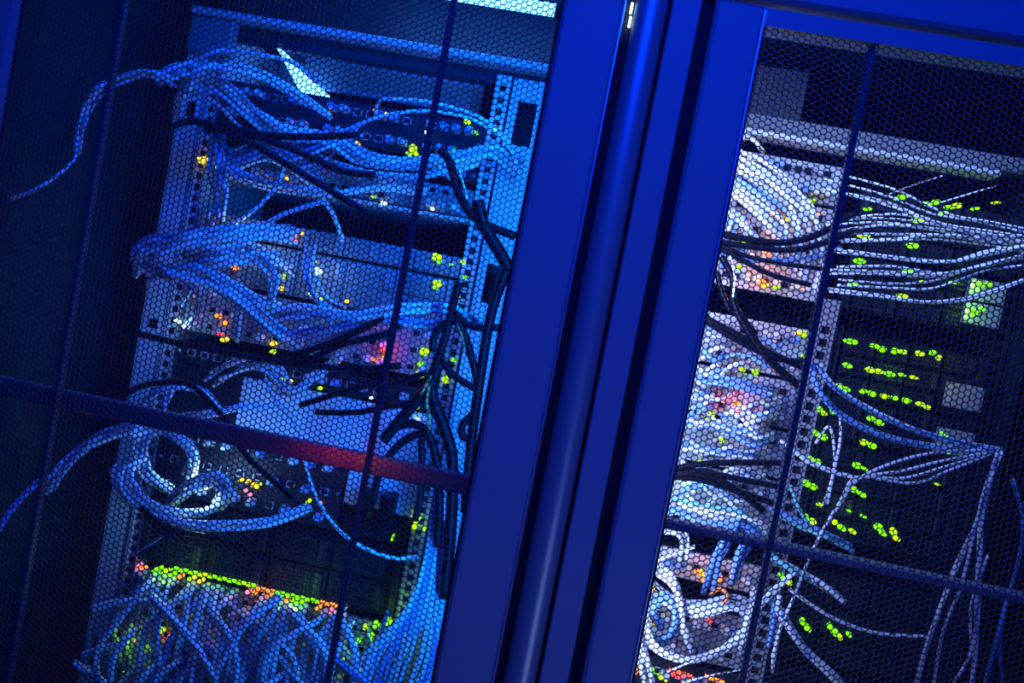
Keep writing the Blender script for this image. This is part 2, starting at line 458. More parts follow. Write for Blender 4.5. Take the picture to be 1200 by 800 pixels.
# ------------------------------------------------------------------ status lamps
def lamp(px, py, c, w=5, h=3.5, rot=0):
    x, y, z = P(px, py, RY-.012)
    best = None; bd = 9
    for (root, a, b, p, q, yy) in units:
        dx = max(a-x, 0, x-b); dz = max(p-z, 0, z-q); dd = dx+dz
        if dd < bd: bd = dd; best = (root, yy)
    root, yy = best
    s = .00127
    m = MB(); m.disc((x, yy+.001, z), w*s*.5, h*s*.5, .014, 10)
    m.build('status_lamp', EM[c], root)
def glow(px, py, Y, c, e, r=.008):
    L = bpy.data.lights.new('point glow', 'POINT'); L.color = PUCK[c] if isinstance(c, str) else c; L.energy = e; L.shadow_soft_size = r
    o = bpy.data.objects.new('point_glow', L); o.location = P(px, py, Y); col.objects.link(o)

L_lamps = [(378,129,'r',6,4),(384,132,'y',4,4),(440,130,'y',6,5),(452,133,'y',5,4),(419,167,'y',5,3),(408,168,'y',4,3),(414,168,'l',4,3),(483,174,'l',10,12),(478,180,'g',6,5),(487,181,'l',7,6),
 (547,142,'l',8,5),(552,150,'g',4,4),(558,155,'g',4,4),(580,149,'l',5,6),(541,180,'l',5,3),(500,155,'w',5,5),(519,149,'w',3,3),(239,185,'y',7,4),(246,190,'l',5,4),(236,190,'y',5,5),(251,196,'g',5,5),(233,186,'y',4,4),
 (336,208,'y',5,4),(343,210,'l',5,4),(362,213,'y',5,4),(365,216,'l',5,4),(313,213,'y',6,3),(437,230,'l',4,3),(449,238,'w',6,5),(506,244,'w',4,4),(341,217,'p',3,3),(385,192,'r',4,3),
 (335,267,'o',6,5),(348,270,'y',7,5),(354,273,'y',6,5),(345,276,'o',5,5),(347,282,'p',5,5),(286,270,'w',10,7),(300,276,'w',9,6),(338,313,'l',5,5),(333,324,'l',5,5),(331,338,'y',7,5),(260,251,'p',5,4),
 (277,314,'o',8,5),(372,318,'w',10,9),(367,344,'w',8,8),(368,306,'y',5,4),(363,331,'o',4,4),(285,358,'r',4,4),(207,376,'w',6,5),(217,382,'w',7,6),(255,370,'o',7,6),(262,378,'o',7,6),(257,390,'r',6,6),(262,398,'y',9,6),
 (512,301,'l',12,9),(515,306,'g',6,6),(543,307,'l',6,5),(545,325,'g',4,5),(529,310,'g',3,3),(513,332,'l',11,8),(511,337,'g',7,5),(535,342,'g',5,4),(537,348,'g',5,4),(506,359,'l',10,6),(540,364,'l',4,4),(531,365,'o',4,2),(407,353,'y',4,4),
 (327,387,'o',6,5),(349,396,'y',4,4),(319,402,'y',9,6),(319,412,'l',5,6),(376,350,'l',3,3),(376,372,'l',3,3),(392,401,'y',4,3),(402,402,'l',5,4),(450,409,'r',9,9),(448,419,'y',5,3),(446,424,'y',9,4),(441,422,'o',9,4),(457,428,'r',7,4),(395,424,'p',5,4),
 (497,412,'l',12,9),(492,426,'g',6,6),(491,439,'l',12,9),(521,445,'l',6,10),(531,422,'g',5,5),(332,444,'l',6,7),(340,446,'y',4,4),(376,442,'l',5,4),(374,455,'l',5,4),(435,466,'w',4,3),(488,478,'l',5,4),(488,491,'w',4,4),
 (235,564,'w',10,8),(241,572,'w',6,5),(248,568,'w',7,6),(282,562,'y',5,5),(290,564,'y',5,4),(297,568,'y',6,5),(300,571,'y',5,5),(287,575,'p',5,4),(292,580,'p',5,4),(303,568,'l',4,4),(361,587,'l',5,5),(374,590,'o',6,5),
 (452,609,'l',9,8),(458,601,'l',8,10),(488,608,'l',8,9),(485,617,'l',6,9),(446,606,'g',4,5),(460,630,'g',2,8),(497,620,'g',3,5)]
for a in L_lamps: lamp(*a)
# lamp row on the lowest switches of the left rack
for k in range(34):
    t = k/33; x = 205+t*95; y = 665+t*20.5
    lamp(x, y, 'l' if 10 < k % 17 < 15 else 'g', 3.2, 2)
for k in range(30):
    t = k/29; x = 298+t*108; y = 687+t*24
    lamp(x, y, 'o' if t < .22 or t > .72 else 'g', 3.4, 2)
for (x, y, c, w) in [(162,664,'r',5),(168,666,'o',5),(165,661,'p',4),(184,667,'g',6),(190,665,'g',6),(196,668,'l',7),(204,672,'g',6),(213,674,'o',6),(222,678,'g',5),(229,675,'y',6),(237,679,'y',6),
    (292,692,'p',6),(300,693,'o',6),(307,699,'p',5),(318,695,'o',5),(328,698,'g',6),(336,702,'o',7),(346,704,'g',8),(355,705,'g',7),(374,711,'o',6),(387,716,'p',6),(399,730,'g',4),(392,758,'y',4),
    (455,727,'g',10),(440,732,'g',8),(434,745,'g',7),(438,760,'g',7),(428,735,'l',6),(420,751,'g',5),(432,778,'l',6),(434,768,'g',5),(180,746,'g',5),(143,756,'g',6),(150,755,'o',7),(155,752,'o',6),(144,750,'g',5),
    (179,737,'g',7),(188,739,'l',7),(183,745,'g',8),(164,765,'g',7),(174,767,'g',7),(182,766,'g',6),(197,747,'r',6),(214,730,'r',5),(225,739,'y',4),(373,774,'o',7),(376,780,'y',5),(338,757,'y',6),(334,764,'l',6),(330,768,'g',5),(302,765,'l',4),
    (288,748,'r',5),(290,755,'o',4),(145,785,'g',5),(155,788,'g',5),(346,790,'g',6),(350,784,'l',4),(318,748,'g',6),(404,770,'g',4)]:
    lamp(x, y, c, w, w*.85)
R_lamps = [(1050,233,10,3),(1057,231,11,5),(1016,245,9,3),(1086,239,10,4),(1096,237,8,6),(1111,243,10,4),(1121,241,9,6),(1105,250,8,4),(1142,245,8,3),(1166,238,8,2),(1076,259,17,5),(1011,276,16,5),(1069,288,16,6),(1007,306,13,6),(1064,317,15,5),
 (1000,334,14,5),(1057,347,15,5),(1147,334,9,8),(1156,333,8,6),(1139,366,9,9),(1148,362,7,7),(997,400,17,6),(1024,405,10,5),(1033,409,9,7),(1048,411,8,7),(1058,412,8,5),(1077,414,9,6),(1092,413,5,6),(1099,419,5,6),
 (993,428,12,6),(1019,433,10,7),(1029,435,9,6),(1042,438,12,6),(1056,439,8,4),(1070,442,8,4),(983,453,9,8),(991,456,9,6),(1011,458,9,6),(1022,461,9,7),(1036,464,10,6),(1048,466,8,5),(1062,469,9,7),(1078,473,9,5),(1086,477,6,5),
 (959,479,8,7),(965,484,7,5),(975,482,4,6),(1020,490,9,6),(1030,495,9,7),(955,507,9,7),(965,512,8,7),(1012,518,8,7),(1022,522,9,7),(949,537,8,6),(958,541,8,7),(1004,545,10,7),(1012,549,7,4),(945,566,9,8),(953,570,8,7),(1000,573,8,7),(1010,579,9,6),
 (960,591,7,4),(944,606,7,8),(952,611,7,8),(978,612,8,7),(986,618,8,7),(998,622,8,5),(1011,604,6,3),(1029,617,9,8),(1034,624,7,6),(1046,622,6,8),(1050,630,6,6),(994,597,7,3),(1101,509,7,9),(1108,513,6,7),(1108,529,6,4),(1098,567,6,2),
 (940,727,6,8),(946,735,7,8),(971,732,6,7),(978,740,8,8),(983,745,6,6),(994,742,4,6),(915,673,7,7),(924,681,7,7),(1080,330,6,3),(1117,331,9,3)]
for x, y, w, h in R_lamps: lamp(x, y, 'l' if (x+y) % 3 == 0 else 'g', w, h)
for (x, y, c, w) in [(899,297,'o',14),(906,303,'y',10),(895,300,'o',9),(893,331,'o',12),(897,334,'y',9),(911,335,'l',9),(921,307,'o',7),(941,280,'o',8),(936,268,'y',9),(940,258,'o',7),(947,253,'y',6),(953,235,'l',5),(943,245,'y',8),(950,240,'y',6),
    (926,251,'y',7),(923,256,'y',6),(905,250,'o',5),(928,247,'l',5),(872,283,'l',6),(866,313,'l',7),(940,337,'o',6),(960,250,'o',6),(955,262,'o',5),(866,476,'y',9),(863,473,'o',9),(865,484,'o',8),(877,488,'r',6),(848,470,'p',6),(893,471,'p',6),
    (942,391,'l',10),(936,390,'y',6),(942,417,'l',5),(871,433,'l',7),(886,436,'l',8),(862,389,'l',5),(835,486,'l',7),(850,486,'y',7),(829,493,'l',6),(875,508,'l',7),(881,505,'l',5),(845,516,'l',9),(823,524,'l',6),(822,540,'l',6),(855,560,'y',5),(848,557,'l',5),
    (806,566,'w',12),(812,574,'w',7),(805,590,'w',6),(800,600,'w',5),(824,672,'y',10),(830,674,'o',11),(842,677,'o',12),(817,670,'o',7),(826,681,'o',8),(765,690,'y',6),(776,695,'l',6),(770,702,'l',5),(767,730,'y',9),(770,722,'l',7),(798,697,'r',4),
    (745,787,'o',7),(774,793,'l',7),(780,796,'y',5),(765,786,'g',6),(832,727,'r',4),(775,756,'y',3)]:
    lamp(x, y, c, w*.9, w*.75)
for k in range(8):
    lamp(786+k*3.6, 785+k*1.2, 'o' if k % 2 else 'r', 2.6, 2); lamp(788+k*3.6, 791+k*1.2, 'r', 2.6, 2)
    lamp(828+k*3, 793+k*1.1, 'o', 2.6, 2)

# ------------------------------------------------------------------ cables
def cable(pts, r, m, label, group=None, name=None, cat='cable', plug=False, sides=8):
    if name is None: name = 'fibre_cable' if r < .00262 else 'patch_cable'
    w = [P(*p) for p in pts]
    s = spline(w)
    mb = MB().tube(s, r, sides)
    o = mb.build(name, m, smooth=True, origin=tuple(s[0]))
    tag(o, label, cat, group)
    if plug:
        x, y, z = s[0]
        MB().bevbox(x-.0055, x+.0055, y-.004, y+.016, z-.0048, z+.0048, .001).build('plug', random.choice([c_white, c_grey]), o)
    return o
def bundle(pts, n, spread, r, mats, label, group, yj=.012, order=None, **k):
    for i in range(n):
        ox, oy = (random.uniform(-1, 1), random.uniform(-1, 1))
        q = []
        for j, p in enumerate(pts):
            f = order[j] if order else 1
            q.append((p[0]+spread*f*(ox+random.uniform(-.35, .35)), p[1]+spread*f*(oy+random.uniform(-.35, .35)), p[2]+random.uniform(-yj, yj)))
        cable(q, r*random.uniform(.85, 1.15), random.choice(mats), label, group, **k)
W = [c_white]; WB = [c_white, c_white, c_grey]; BB = [c_blue, c_white, c_grey]
def Y(pts, y): return [(a, b, y) for a, b in pts]

# --- left cabinet
bundle([(-14,242,.965),(45,220,1.01),(85,188,1.08),(93,160,1.13)], 1, 1, .0024, WB, 'long thin cable leaving the left edge of the photo from the upper cable arch', None)
bundle(Y([(92,178),(95,150),(105,122),(122,102),(138,95),(170,86),(205,98)],1.15), 4, 5, .0022, WB, 'thin cable arching out beside the left rail of the left rack', 'arching side cables of the left cabinet')
bundle([(205,150,1.25),(212,110,1.22),(232,78,1.2),(255,63,1.18),(300,66,1.2),(345,76,1.25),(375,100,1.28)], 3, 3, .0024, WB, 'pale cable arching highest over the top left of the left rack', 'highest arching cables of the left rack')
bundle([(215,112,1.2),(232,84,1.18),(262,80,1.18),(300,88,1.2),(345,112,1.24),(385,138,1.28)], 3, 5, .0026, WB, 'pale cable curving down below the highest arch in the left rack', 'second arch of cables in the left rack')
bundle([(190,92,1.18),(216,82,1.18),(240,90,1.19),(272,112,1.2),(305,142,1.22),(335,156,1.24),(385,165,1.26),(430,186,1.26)], 12, 7, .0030, WB, 'pale cable in the thick bundle slanting down the top left of the left rack', 'slanting thick bundle')
bundle([(210,110,1.2),(232,110,1.2),(255,124,1.2),(280,150,1.22),(305,160,1.24)], 3, 3, .0026, WB, 'pale cable in the small curved strand under the thick slanting bundle', 'small curved strands')
bundle([(330,158,1.26),(385,163,1.25),(430,184,1.24),(480,192,1.24),(540,183,1.24),(580,176,1.25),(607,196,1.28)], 15, 8, .0030, WB, 'pale cable in the long level bundle across the uppermost switch of the left rack', 'level bundle across the uppermost switch')
bundle([(350,172,1.26),(385,190,1.25),(430,203,1.24),(480,206,1.24),(520,199,1.24),(560,190,1.26)], 6, 4, .0026, WB, 'pale cable sagging just below the long level bundle of the left rack', 'sagging strands below the level bundle')
cable([(440,132,1.28),(443,122,1.26),(455,116,1.24),(500,119,1.23),(552,133,1.23),(588,155,1.24),(600,178,1.25),(606,200,1.27)], .0024, c_white, 'single pale cable making the upper arch over the top right of the left rack')
cable([(414,160,1.28),(420,148,1.26),(440,138,1.24),(490,130,1.23),(545,137,1.23),(584,158,1.24),(602,182,1.25),(608,204,1.27)], .0026, c_white, 'single pale cable making the lower arch over the uppermost switch of the left rack')
bundle([(262,190,1.27),(285,208,1.25),(330,220,1.24),(395,226,1.24),(450,222,1.25),(500,225,1.27)], 7, 5, .0028, WB, 'pale cable sagging across the shallow switch in the left rack', 'sagging cables over the shallow switch')
bundle([(330,190,1.26),(370,178,1.24),(400,160,1.25),(420,150,1.27)], 6, 10, .0022, BB, 'short dim cable crossing under the level bundle of the left rack', 'short crossing cables')
bundle([(255,165,1.28),(262,190,1.26),(285,185,1.26),(320,178,1.26),(370,210,1.27)], 7, 12, .0022, BB, 'short thin cable around the left end of the shallow switch', 'thin cables at the left end of the shallow switch')
cable([(262,268,1.24),(290,252,1.22),(318,226,1.22),(333,200,1.26)], .0030, c_white, 'short pale cable rising to the right across the dark gap of the left rack')
cable([(300,270,1.24),(330,252,1.22),(372,238,1.2),(380,236,1.2),(392,255,1.22),(402,282,1.24)], .0034, c_white, 'bent pale cable peaking in the middle of the dark gap of the left rack')
for pts, lab in [([(182,160),(215,143),(245,146),(290,165),(345,198),(395,228),(430,250)], 'thick black cable sweeping over the left rail down to the dark gap'),
                 ([(240,150),(300,160),(350,178),(400,200),(440,205)], 'black cable running beneath the thick slanting bundle'),
                 ([(255,145),(310,158),(370,160),(420,158)], 'black cable running level over the uppermost switch')]:
    cable(Y(pts, 1.19), .0052, c_black, lab, name='power_cable')
bundle([(165,318,1.2),(164,300,1.17),(180,288,1.16),(215,282,1.16),(255,276,1.18),(300,272,1.22),(345,275,1.27)], 18, 9, .0030, WB, 'pale cable in the thick tangle bulging past the left rail at middle height', 'thick tangle at the left rail')
bundle([(215,300,1.2),(250,298,1.18),(285,296,1.2),(310,300,1.24),(335,318,1.27)], 12, 13, .0030, WB, 'pale cable in the dense knot around the white lamps of the left rack', 'dense knot by the white lamps')
bundle([(168,305,1.18),(195,318,1.17),(235,325,1.17),(275,348,1.18),(320,385,1.2),(350,400,1.24)], 8, 6, .0029, WB, 'pale cable running down right from the tangle toward the red lamp', 'strands running down toward the red lamp')
bundle([(175,330,1.2),(200,318,1.18),(230,312,1.18),(262,330,1.18),(300,352,1.2),(330,362,1.24)], 6, 5, .0028, WB, 'pale cable in the second set of strands under the tangle', 'second set of strands')
bundle([(290,290,1.22),(310,308,1.2),(322,328,1.2),(316,355,1.22)], 3, 5, .0028, WB, 'short pale cable hanging beneath the dense knot', 'short hanging cables')
bundle([(255,170,1.26),(256,205,1.24),(258,235,1.24),(255,262,1.24)], 6, 12, .0026, [c_grey, c_blue, c_red_tint], 'dim upright cable inside the left rail between the two tangles', 'upright cables inside the left rail')
bundle([(225,310,1.26),(235,345,1.24),(228,375,1.26)], 6, 20, .0026, [c_grey, c_blue, c_red_tint], 'dim hanging cable below the tangle at the left rail', 'hanging cables below the tangle')
bundle([(280,330,1.24),(278,360,1.22),(275,400,1.24)], 3, 5, .0028, WB, 'upright pale cable passing the lamps left of the red glow', 'upright cables left of the red glow')
bundle([(365,290,1.26),(362,320,1.22),(375,350,1.22),(400,365,1.24)], 6, 5, .0026, WB, 'pale cable lit by the white lamps in the centre of the left rack', 'cables around the centre white lamps')
bundle([(300,375,1.24),(350,366,1.22),(410,372,1.2),(470,362,1.2),(530,364,1.22),(562,385,1.26)], 9, 7, .0028, WB, 'pale cable running level above the red lamp in the left rack', 'level cables above the red lamp')
bundle([(330,392,1.24),(390,384,1.21),(440,376,1.2),(500,380,1.2),(545,378,1.24)], 6, 8, .0024, BB, 'dim cable running level just above the red lamp', 'dim level cables above the red lamp')
bundle([(318,376,1.22),(340,390,1.2),(380,392,1.2),(430,378,1.22)], 3, 3, .0028, [c_red_tint], 'cable tinted by the light of the red lamp beside it', 'cables tinted by the red lamp')
bundle([(382,398,1.22),(384,380,1.2),(388,362,1.22)], 2, 3, .0026, [c_red_tint], 'short upright cable tinted by the light of the red lamp', 'short upright red-lit cables')
for pts, lab in [([(335,418),(375,406),(420,388),(450,372)], 'black cable rising to the right just left of the red lamp'),
                 ([(345,430),(400,404),(450,392),(470,380)], 'second black cable rising beside the red lamp'),
                 ([(150,388),(200,400),(260,412),(340,426),(420,432),(470,428)], 'long black cable slanting level under the red lamp')]:
    cable(Y(pts, 1.19), .0048, c_black, lab, name='power_cable')
bundle([(250,442,1.24),(285,425,1.22),(320,430,1.22),(340,460,1.24)], 7, 9, .0028, WB, 'pale cable in the small heap below the shelf at the left of the left rack', 'small heap of cables below the shelf')
bundle([(320,455,1.24),(345,460,1.22),(375,440,1.22),(400,420,1.24)], 4, 5, .0024, WB, 'pale cable rising right below the red lamp', 'cables rising right below the red lamp')
cable([(310,440,1.22),(322,468,1.18),(340,488,1.17),(352,512,1.16),(358,545,1.15),(372,585,1.15),(398,622,1.15),(430,643,1.16),(465,654,1.18),(500,650,1.22)], .0026, c_white, 'long single pale cable looping down across the left rack to the right bundle')
pcs = [([(516,175),(527,190),(538,228),(560,258),(604,277)], 'black cable crossing the upper right plate of the left rack', .006),
       ([(560,235),(566,262),(585,295),(597,316)], 'thick black cable dropping beside the right plate at middle height', .009),
       ([(594,316),(580,352),(572,385),(563,440),(552,520),(545,600)], 'black power cable hanging down the right plate edge', .0072),
       ([(507,412),(508,396),(518,382),(534,377),(547,400),(560,452),(557,481),(543,496),(542,510),(556,516)], 'black power cable with two loops in front of the right plate', .0056),
       ([(585,384),(560,384),(545,378),(533,366)], 'short black cable reaching level from the door edge', .005),
       ([(516,420),(530,438),(548,450),(562,458)], 'short black cable slanting down right beside the lime lamps', .005),
       ([(449,516),(458,504),(470,498),(487,497),(501,508),(511,537),(515,590),(512,640)], 'thick black cable bending over in front of the pale blank panel', .0064),
       ([(436,590),(444,556),(456,534),(474,516),(494,508),(505,515)], 'black cable curving from below to the bend at the blank panel', .0056),
       ([(449,516),(462,500),(488,470),(505,450),(512,430)], 'black cable slanting up right over the blank panel', .008),
       ([(494,508),(494,545),(492,585),(486,610)], 'black cable hanging straight down to the lime lamps', .005),
       ([(352,474),(387,464),(431,452),(463,448),(500,436)], 'thin black cable above the pale blank panel', .0042),
       ([(370,483),(417,483),(463,475),(492,470)], 'thin black cable lying level on the pale blank panel', .0042),
       ([(505,440),(508,470),(520,500),(530,540),(528,620),(520,700)], 'black cable hanging right of the blank panel', .0085),
       ([(538,330),(530,360),(520,400),(505,440)], 'black cable dropping past the three green lamps', .006)]
for pts, lab, r in pcs: cable(Y(pts, 1.17), r, c_black, lab, name='power_cable')
cable(Y([(503,450),(500,470),(503,488),(504,504)], 1.155), .0022, c_orange, 'short orange cable hanging right of the blank panel')
cable(Y([(505,440),(499,452),(493,462)], 1.155), .0022, c_orange, 'tiny orange cable stub slanting above the hanging orange one')
cable(Y([(536,380),(541,392),(545,410)], 1.155), .0014, c_orange, 'thin orange wire beside the looped black power cable')
cable(Y([(536,192),(543,216),(548,235)], 1.16), .0014, c_white, 'thin bright wire hanging at the upper right of the left rack')
cable(Y([(523,178),(514,192),(522,205),(530,212)], 1.2), .0018, c_white, 'small curled bright wire beside the uppermost switch')
cable(Y([(508,196),(520,184),(535,172)], 1.2), .0018, c_yellow, 'short yellow green wire beside the curled one')
# lower left
bundle(Y([(58,575),(72,552),(98,528),(128,510),(158,504)],1.14), 9, 5, .0030, WB, 'pale cable in the bundle leaving low on the left side of the left rack', 'bundle leaving low on the left')
bundle([(-8,628,.97),(14,596,1.02),(40,568,1.08),(56,556,1.12)], 2, 3, .0026, [c_blue], 'dim cable at the lower left edge of the photo', 'dim cables at the lower left edge')
bundle([(150,505,1.16),(180,500,1.17),(210,513,1.18),(228,535,1.2),(222,565,1.24)], 8, 7, .0028, WB, 'pale cable arching right and down left of the white lamps', 'arch of cables left of the low white lamps')
bundle([(180,498,1.2),(165,520,1.18),(175,550,1.19),(200,570,1.24)], 5, 8, .0026, BB, 'dim cable hanging inside the low arch', 'dim cables inside the low arch')
bundle([(158,534,1.18),(136,552,1.16),(146,580,1.16),(175,600,1.16),(220,612,1.16),(270,614,1.17),(320,608,1.2),(360,592,1.25)], 6, 5, .0029, WB, 'pale cable in the wide loop under the low white lamps', 'wide loop under the low white lamps')
bundle([(170,535,1.18),(150,556,1.17),(166,584,1.17),(200,600,1.18),(240,600,1.2),(262,582,1.24)], 4, 4, .0028, WB, 'pale cable in the tighter loop around the low white lamps', 'tighter loop by the low white lamps')
bundle([(200,590,1.24),(222,570,1.2),(250,560,1.2),(268,575,1.2),(255,592,1.24)], 10, 8, .0028, WB, 'pale cable curled right at the low white lamps', 'curled cables at the low white lamps')
bundle([(160,490,1.22),(166,470,1.2),(195,454,1.19),(235,458,1.2),(258,482,1.24)], 4, 3, .0027, WB, 'pale cable in the small arch just under the shelf', 'small arch under the shelf')
bundle([(195,490,1.24),(200,470,1.22),(208,450,1.24)], 3, 8, .0026, BB, 'short upright cable in the small arch', 'upright cables in the small arch')
bundle([(215,488,1.22),(250,484,1.2),(290,476,1.2),(325,478,1.24)], 4, 3, .0026, WB, 'pale cable running level right of the small arch', 'level cables right of the small arch')
cable(Y([(140,468),(160,455),(190,448),(225,452),(262,490),(290,535),(350,590)],1.15), .0042, c_black, 'black cable arching over the small pale arch', name='power_cable')
cable(Y([(165,595),(200,620),(240,628),(290,640)],1.15), .0042, c_black, 'black cable under the wide pale loop', name='power_cable')
cable(Y([(155,648),(172,640),(190,628)],1.16), .0018, c_blue, 'thin wire slanting above the lamp row of the lowest switch')
# curtain of cables over the lowest switches
lab_c = 'blue-lit pale cable in the dense curtain hanging from the lowest switches of the left rack'
for i in range(92):
    t = random.random()
    if i < 40: sx, sy = 160+t*240, 672+t*52
    else: sx, sy = 130+t*270, 690+t*45+random.uniform(0, 70)
    y0 = random.uniform(1.18, 1.26)
    d = random.choice([-1, 1, -1])
    L = random.uniform(60, 120)
    a = random.uniform(10, 70)
    pts = [(sx, sy, 1.275), (sx+d*a*.12, sy+8, y0), (sx+d*a*.6, sy+L*.4, y0-.02), (sx+d*a*.9+random.uniform(-12,12), sy+L*.8, y0-.02), (sx+d*a*random.uniform(.2,1.2), sy+L*1.4+20, y0)]
    cable(pts, random.uniform(.0038, .0056), random.choice([c_white, c_white, c_grey, c_blue]), lab_c, 'curtain over the lowest switches', plug=True)
for pts, lab in [([(108,713),(135,706),(165,704),(200,712)], 'pale flat cable pair poking out left, upper of the three at the lowest switch'),
                 ([(96,768),(120,760),(145,755)], 'pale cable poking out left, middle of the three at the lowest switch'),
                 ([(86,776),(105,788),(125,802)], 'pale cable poking out left, lowest of the three at the lowest switch')]:
    cable(Y(pts, 1.17), .0052, c_white, lab)
bundle([(175,700,1.17),(200,725,1.16),(230,765,1.16),(250,800,1.17)], 3, 4, .0042, W, 'bright cable crossing diagonally in front of the curtain', 'diagonal cables before the curtain')
bundle([(330,700,1.2),(290,730,1.17),(262,765,1.17),(250,805,1.18)], 3, 6, .0042, W, 'bright cable slanting down left in front of the curtain', 'left slanting cables before the curtain')
bundle([(400,720,1.24),(385,750,1.2),(380,780,1.2),(370,815,1.2)], 6, 12, .0036, WB, 'pale cable hanging beside the stiffener over the lowest switch', 'cables beside the stiffener')
# fan of cables along the right plate
for i in range(26):
    t = i/25
    x1 = 415+t*95+random.uniform(-6, 6)
    pts = [(505+t*12, 548, 1.22), (506+t*11, 600, 1.2), (500+t*22, 650, 1.19), (475+t*45, 715, 1.18), (x1+16, 770, 1.18), (x1-8, 830, 1.18)]
    cable(pts, random.uniform(.0019, .0029), random.choice([c_white, c_grey, c_white, c_blue]), 'slim blue-lit cable in the fan spreading down the lower right of the left rack', 'fan of cables at the lower right of the left rack')
cable([(430,740,1.24),(438,765,1.2),(445,790,1.2)], .0030, c_teal, 'teal green cable by the green lamps at the bottom of the left rack')
cable([(455,715,1.24),(446,745,1.2),(444,780,1.2)], .0034, c_teal, 'second teal green cable by the green lamps at the bottom of the left rack')
gp = empty('green_reflection', (-.19, 1.27, .93), 'green light reflected at the lower right of the left rack, painted as a strip', 'strip')
x, y, z = P(507, 740, 1.27)
MB().bevbox(x-.013, x+.013, 1.268, 1.276, z-.075, z+.075, .002).build('strip', mat('green reflection', (.08, .5, .25), .5), gp)  # reflected green light painted as an upright strip

# --- right cabinet
lw = 'white cable in the big rounded loop at the top of the right rack'
for i in range(10):
    s = .40+.60*i/9
    cx, cy = 875, 268
    pts = []
    for a in (200, 160, 125, 95, 65, 35, 5, -30):
        ra = math.radians(a)
        pts.append((cx+95*s*math.cos(ra)*(1 if a < 100 else .8)+random.uniform(-5,5), cy-88*s*math.sin(ra)+35*s*math.cos(ra)+random.uniform(-4,4), 1.2+random.uniform(-.012,.012)))
    cable(pts, .0033, random.choice([c_white, c_white, c_blue, c_grey]), lw, 'big rounded loop of the right rack')
bundle([(858,190,1.22),(885,205,1.19),(915,225,1.19),(945,255,1.21),(960,290,1.25)], 9, 9, .0034, WB, 'white cable slanting through the big loop of the right rack', 'slanting cables through the big loop')
bundle([(845,215,1.22),(870,235,1.19),(900,262,1.19),(922,290,1.22),(930,310,1.26)], 8, 8, .0034, WB, 'white cable slanting lower through the big loop', 'lower slanting cables through the big loop')
bundle([(845,240,1.22),(868,255,1.19),(885,280,1.2),(890,300,1.24)], 6, 7, .0030, WB, 'pale cable at the left foot of the big loop', 'cables at the left foot of the big loop')
bundle([(860,172,1.24),(872,160,1.22),(885,165,1.22),(893,176,1.24)], 3, 3, .0026, WB, 'small pale cable curl under the bright shelf lip', 'small curls under the shelf lip')
bundle([(840,310,1.25),(845,285,1.2),(858,262,1.19),(870,250,1.2)], 5, 5, .0024, [c_blue, c_white], 'thin bluish cable rising at the left of the orange lamps', 'thin rising cables by the orange lamps')
for pts, lab, r in [([(838,272),(880,281),(920,284),(960,274),(1000,250)], 'black cable sagging just under the big white loop', .0046),
                    ([(838,283),(880,289),(925,293),(965,285),(1000,270)], 'black cable sagging above the orange lamps', .0042),
                    ([(838,288),(870,305),(905,322),(950,334)], 'black cable slanting between the two orange glows', .0036),
                    ([(838,284),(870,298),(910,308),(965,315)], 'thin black cable crossing the upper orange glow', .003),
                    ([(845,300),(858,325),(862,360),(885,392)], 'black cable hanging across the black gap of the right rack', .0046),
                    ([(840,318),(846,342),(856,365)], 'second black cable beside the one hanging across the black gap', .004),
                    ([(826,372),(860,390),(900,412),(945,432)], 'black cable slanting right below the black gap', .0046),
                    ([(826,376),(870,402),(910,420),(950,424)], 'black cable slanting just under its neighbour below the black gap', .004),
                    ([(862,362),(880,392),(905,425),(940,455)], 'black cable crossing steeply over the other two below the black gap', .0056),
                    ([(780,552),(810,545),(850,542),(915,542)], 'topmost of the black cables fanning right at the white lamp', .0042),
                    ([(780,556),(820,552),(860,560),(912,570)], 'middle black cable fanning right above the white lamp', .0042),
                    ([(780,558),(820,562),(860,574),(908,590)], 'lower black cable fanning right above the white lamp', .0042),
                    ([(778,558),(815,556),(850,566),(895,598)], 'steepest black cable fanning right at the white lamp', .0048)]:
    cable(Y(pts, 1.165), r, c_black, lab, name='power_cable')
cable(Y([(855,300),(861,322),(859,348)], 1.15), .0016, c_white, 'thin bright wire hanging over the black gap of the right rack')
# short patch leads over the pale modules
for i in range(56):
    x = random.uniform(800, 925); y = random.uniform(380, 610)
    x = max(x, 893-.2*y+30+random.uniform(0, 20)); x = min(x, 965-.195*(y-250)*1.0-10)
    d = random.uniform(25, 60)
    pts = [(x, y, 1.28), (x-3, y+3, 1.245), (x-d*.4, y+random.uniform(-4, 14), 1.215), (x-d*.9, y+random.uniform(-14, 22), 1.23), (x-d*1.5, y+random.uniform(-20, 30), 1.25)]
    cable(pts, random.uniform(.0022, .0034), random.choice([c_white, c_blue, c_blue, c_white, c_grey]), 'short patch lead curling over the pale modules of the right rack', 'short leads over the pale modules', plug=True)
for k, (ys, lab) in enumerate([((455, 447, 462), 'upper'), ((500, 498, 512), 'middle'), ((530, 528, 536), 'lower')]):
    bundle([(800-k*8, ys[0]-10, 1.24), (850-k*8, ys[1], 1.22), (905-k*8, ys[2], 1.24)], 4, 5, .0028, [c_blue, c_white], 'pale lead lying along the '+lab+' pale modules of the right rack', lab+' leads along the pale modules')
bundle([(790,590,1.2),(830,600,1.18),(880,610,1.19),(910,640,1.22)], 6, 9, .0026, [c_teal, c_blue, c_white], 'bluish cable draped below the fanning black cables', 'bluish cables below the fan of black ones')
bundle([(750,640,1.2),(775,622,1.17),(800,628,1.17),(800,660,1.19)], 3, 4, .0026, WB, 'white cable curl left of the crossbar end', 'white curls left of the crossbar')
cable(Y([(757,663),(785,650),(815,640)],1.17), .0026, c_white, 'white cable slanting right under the lowest curl')
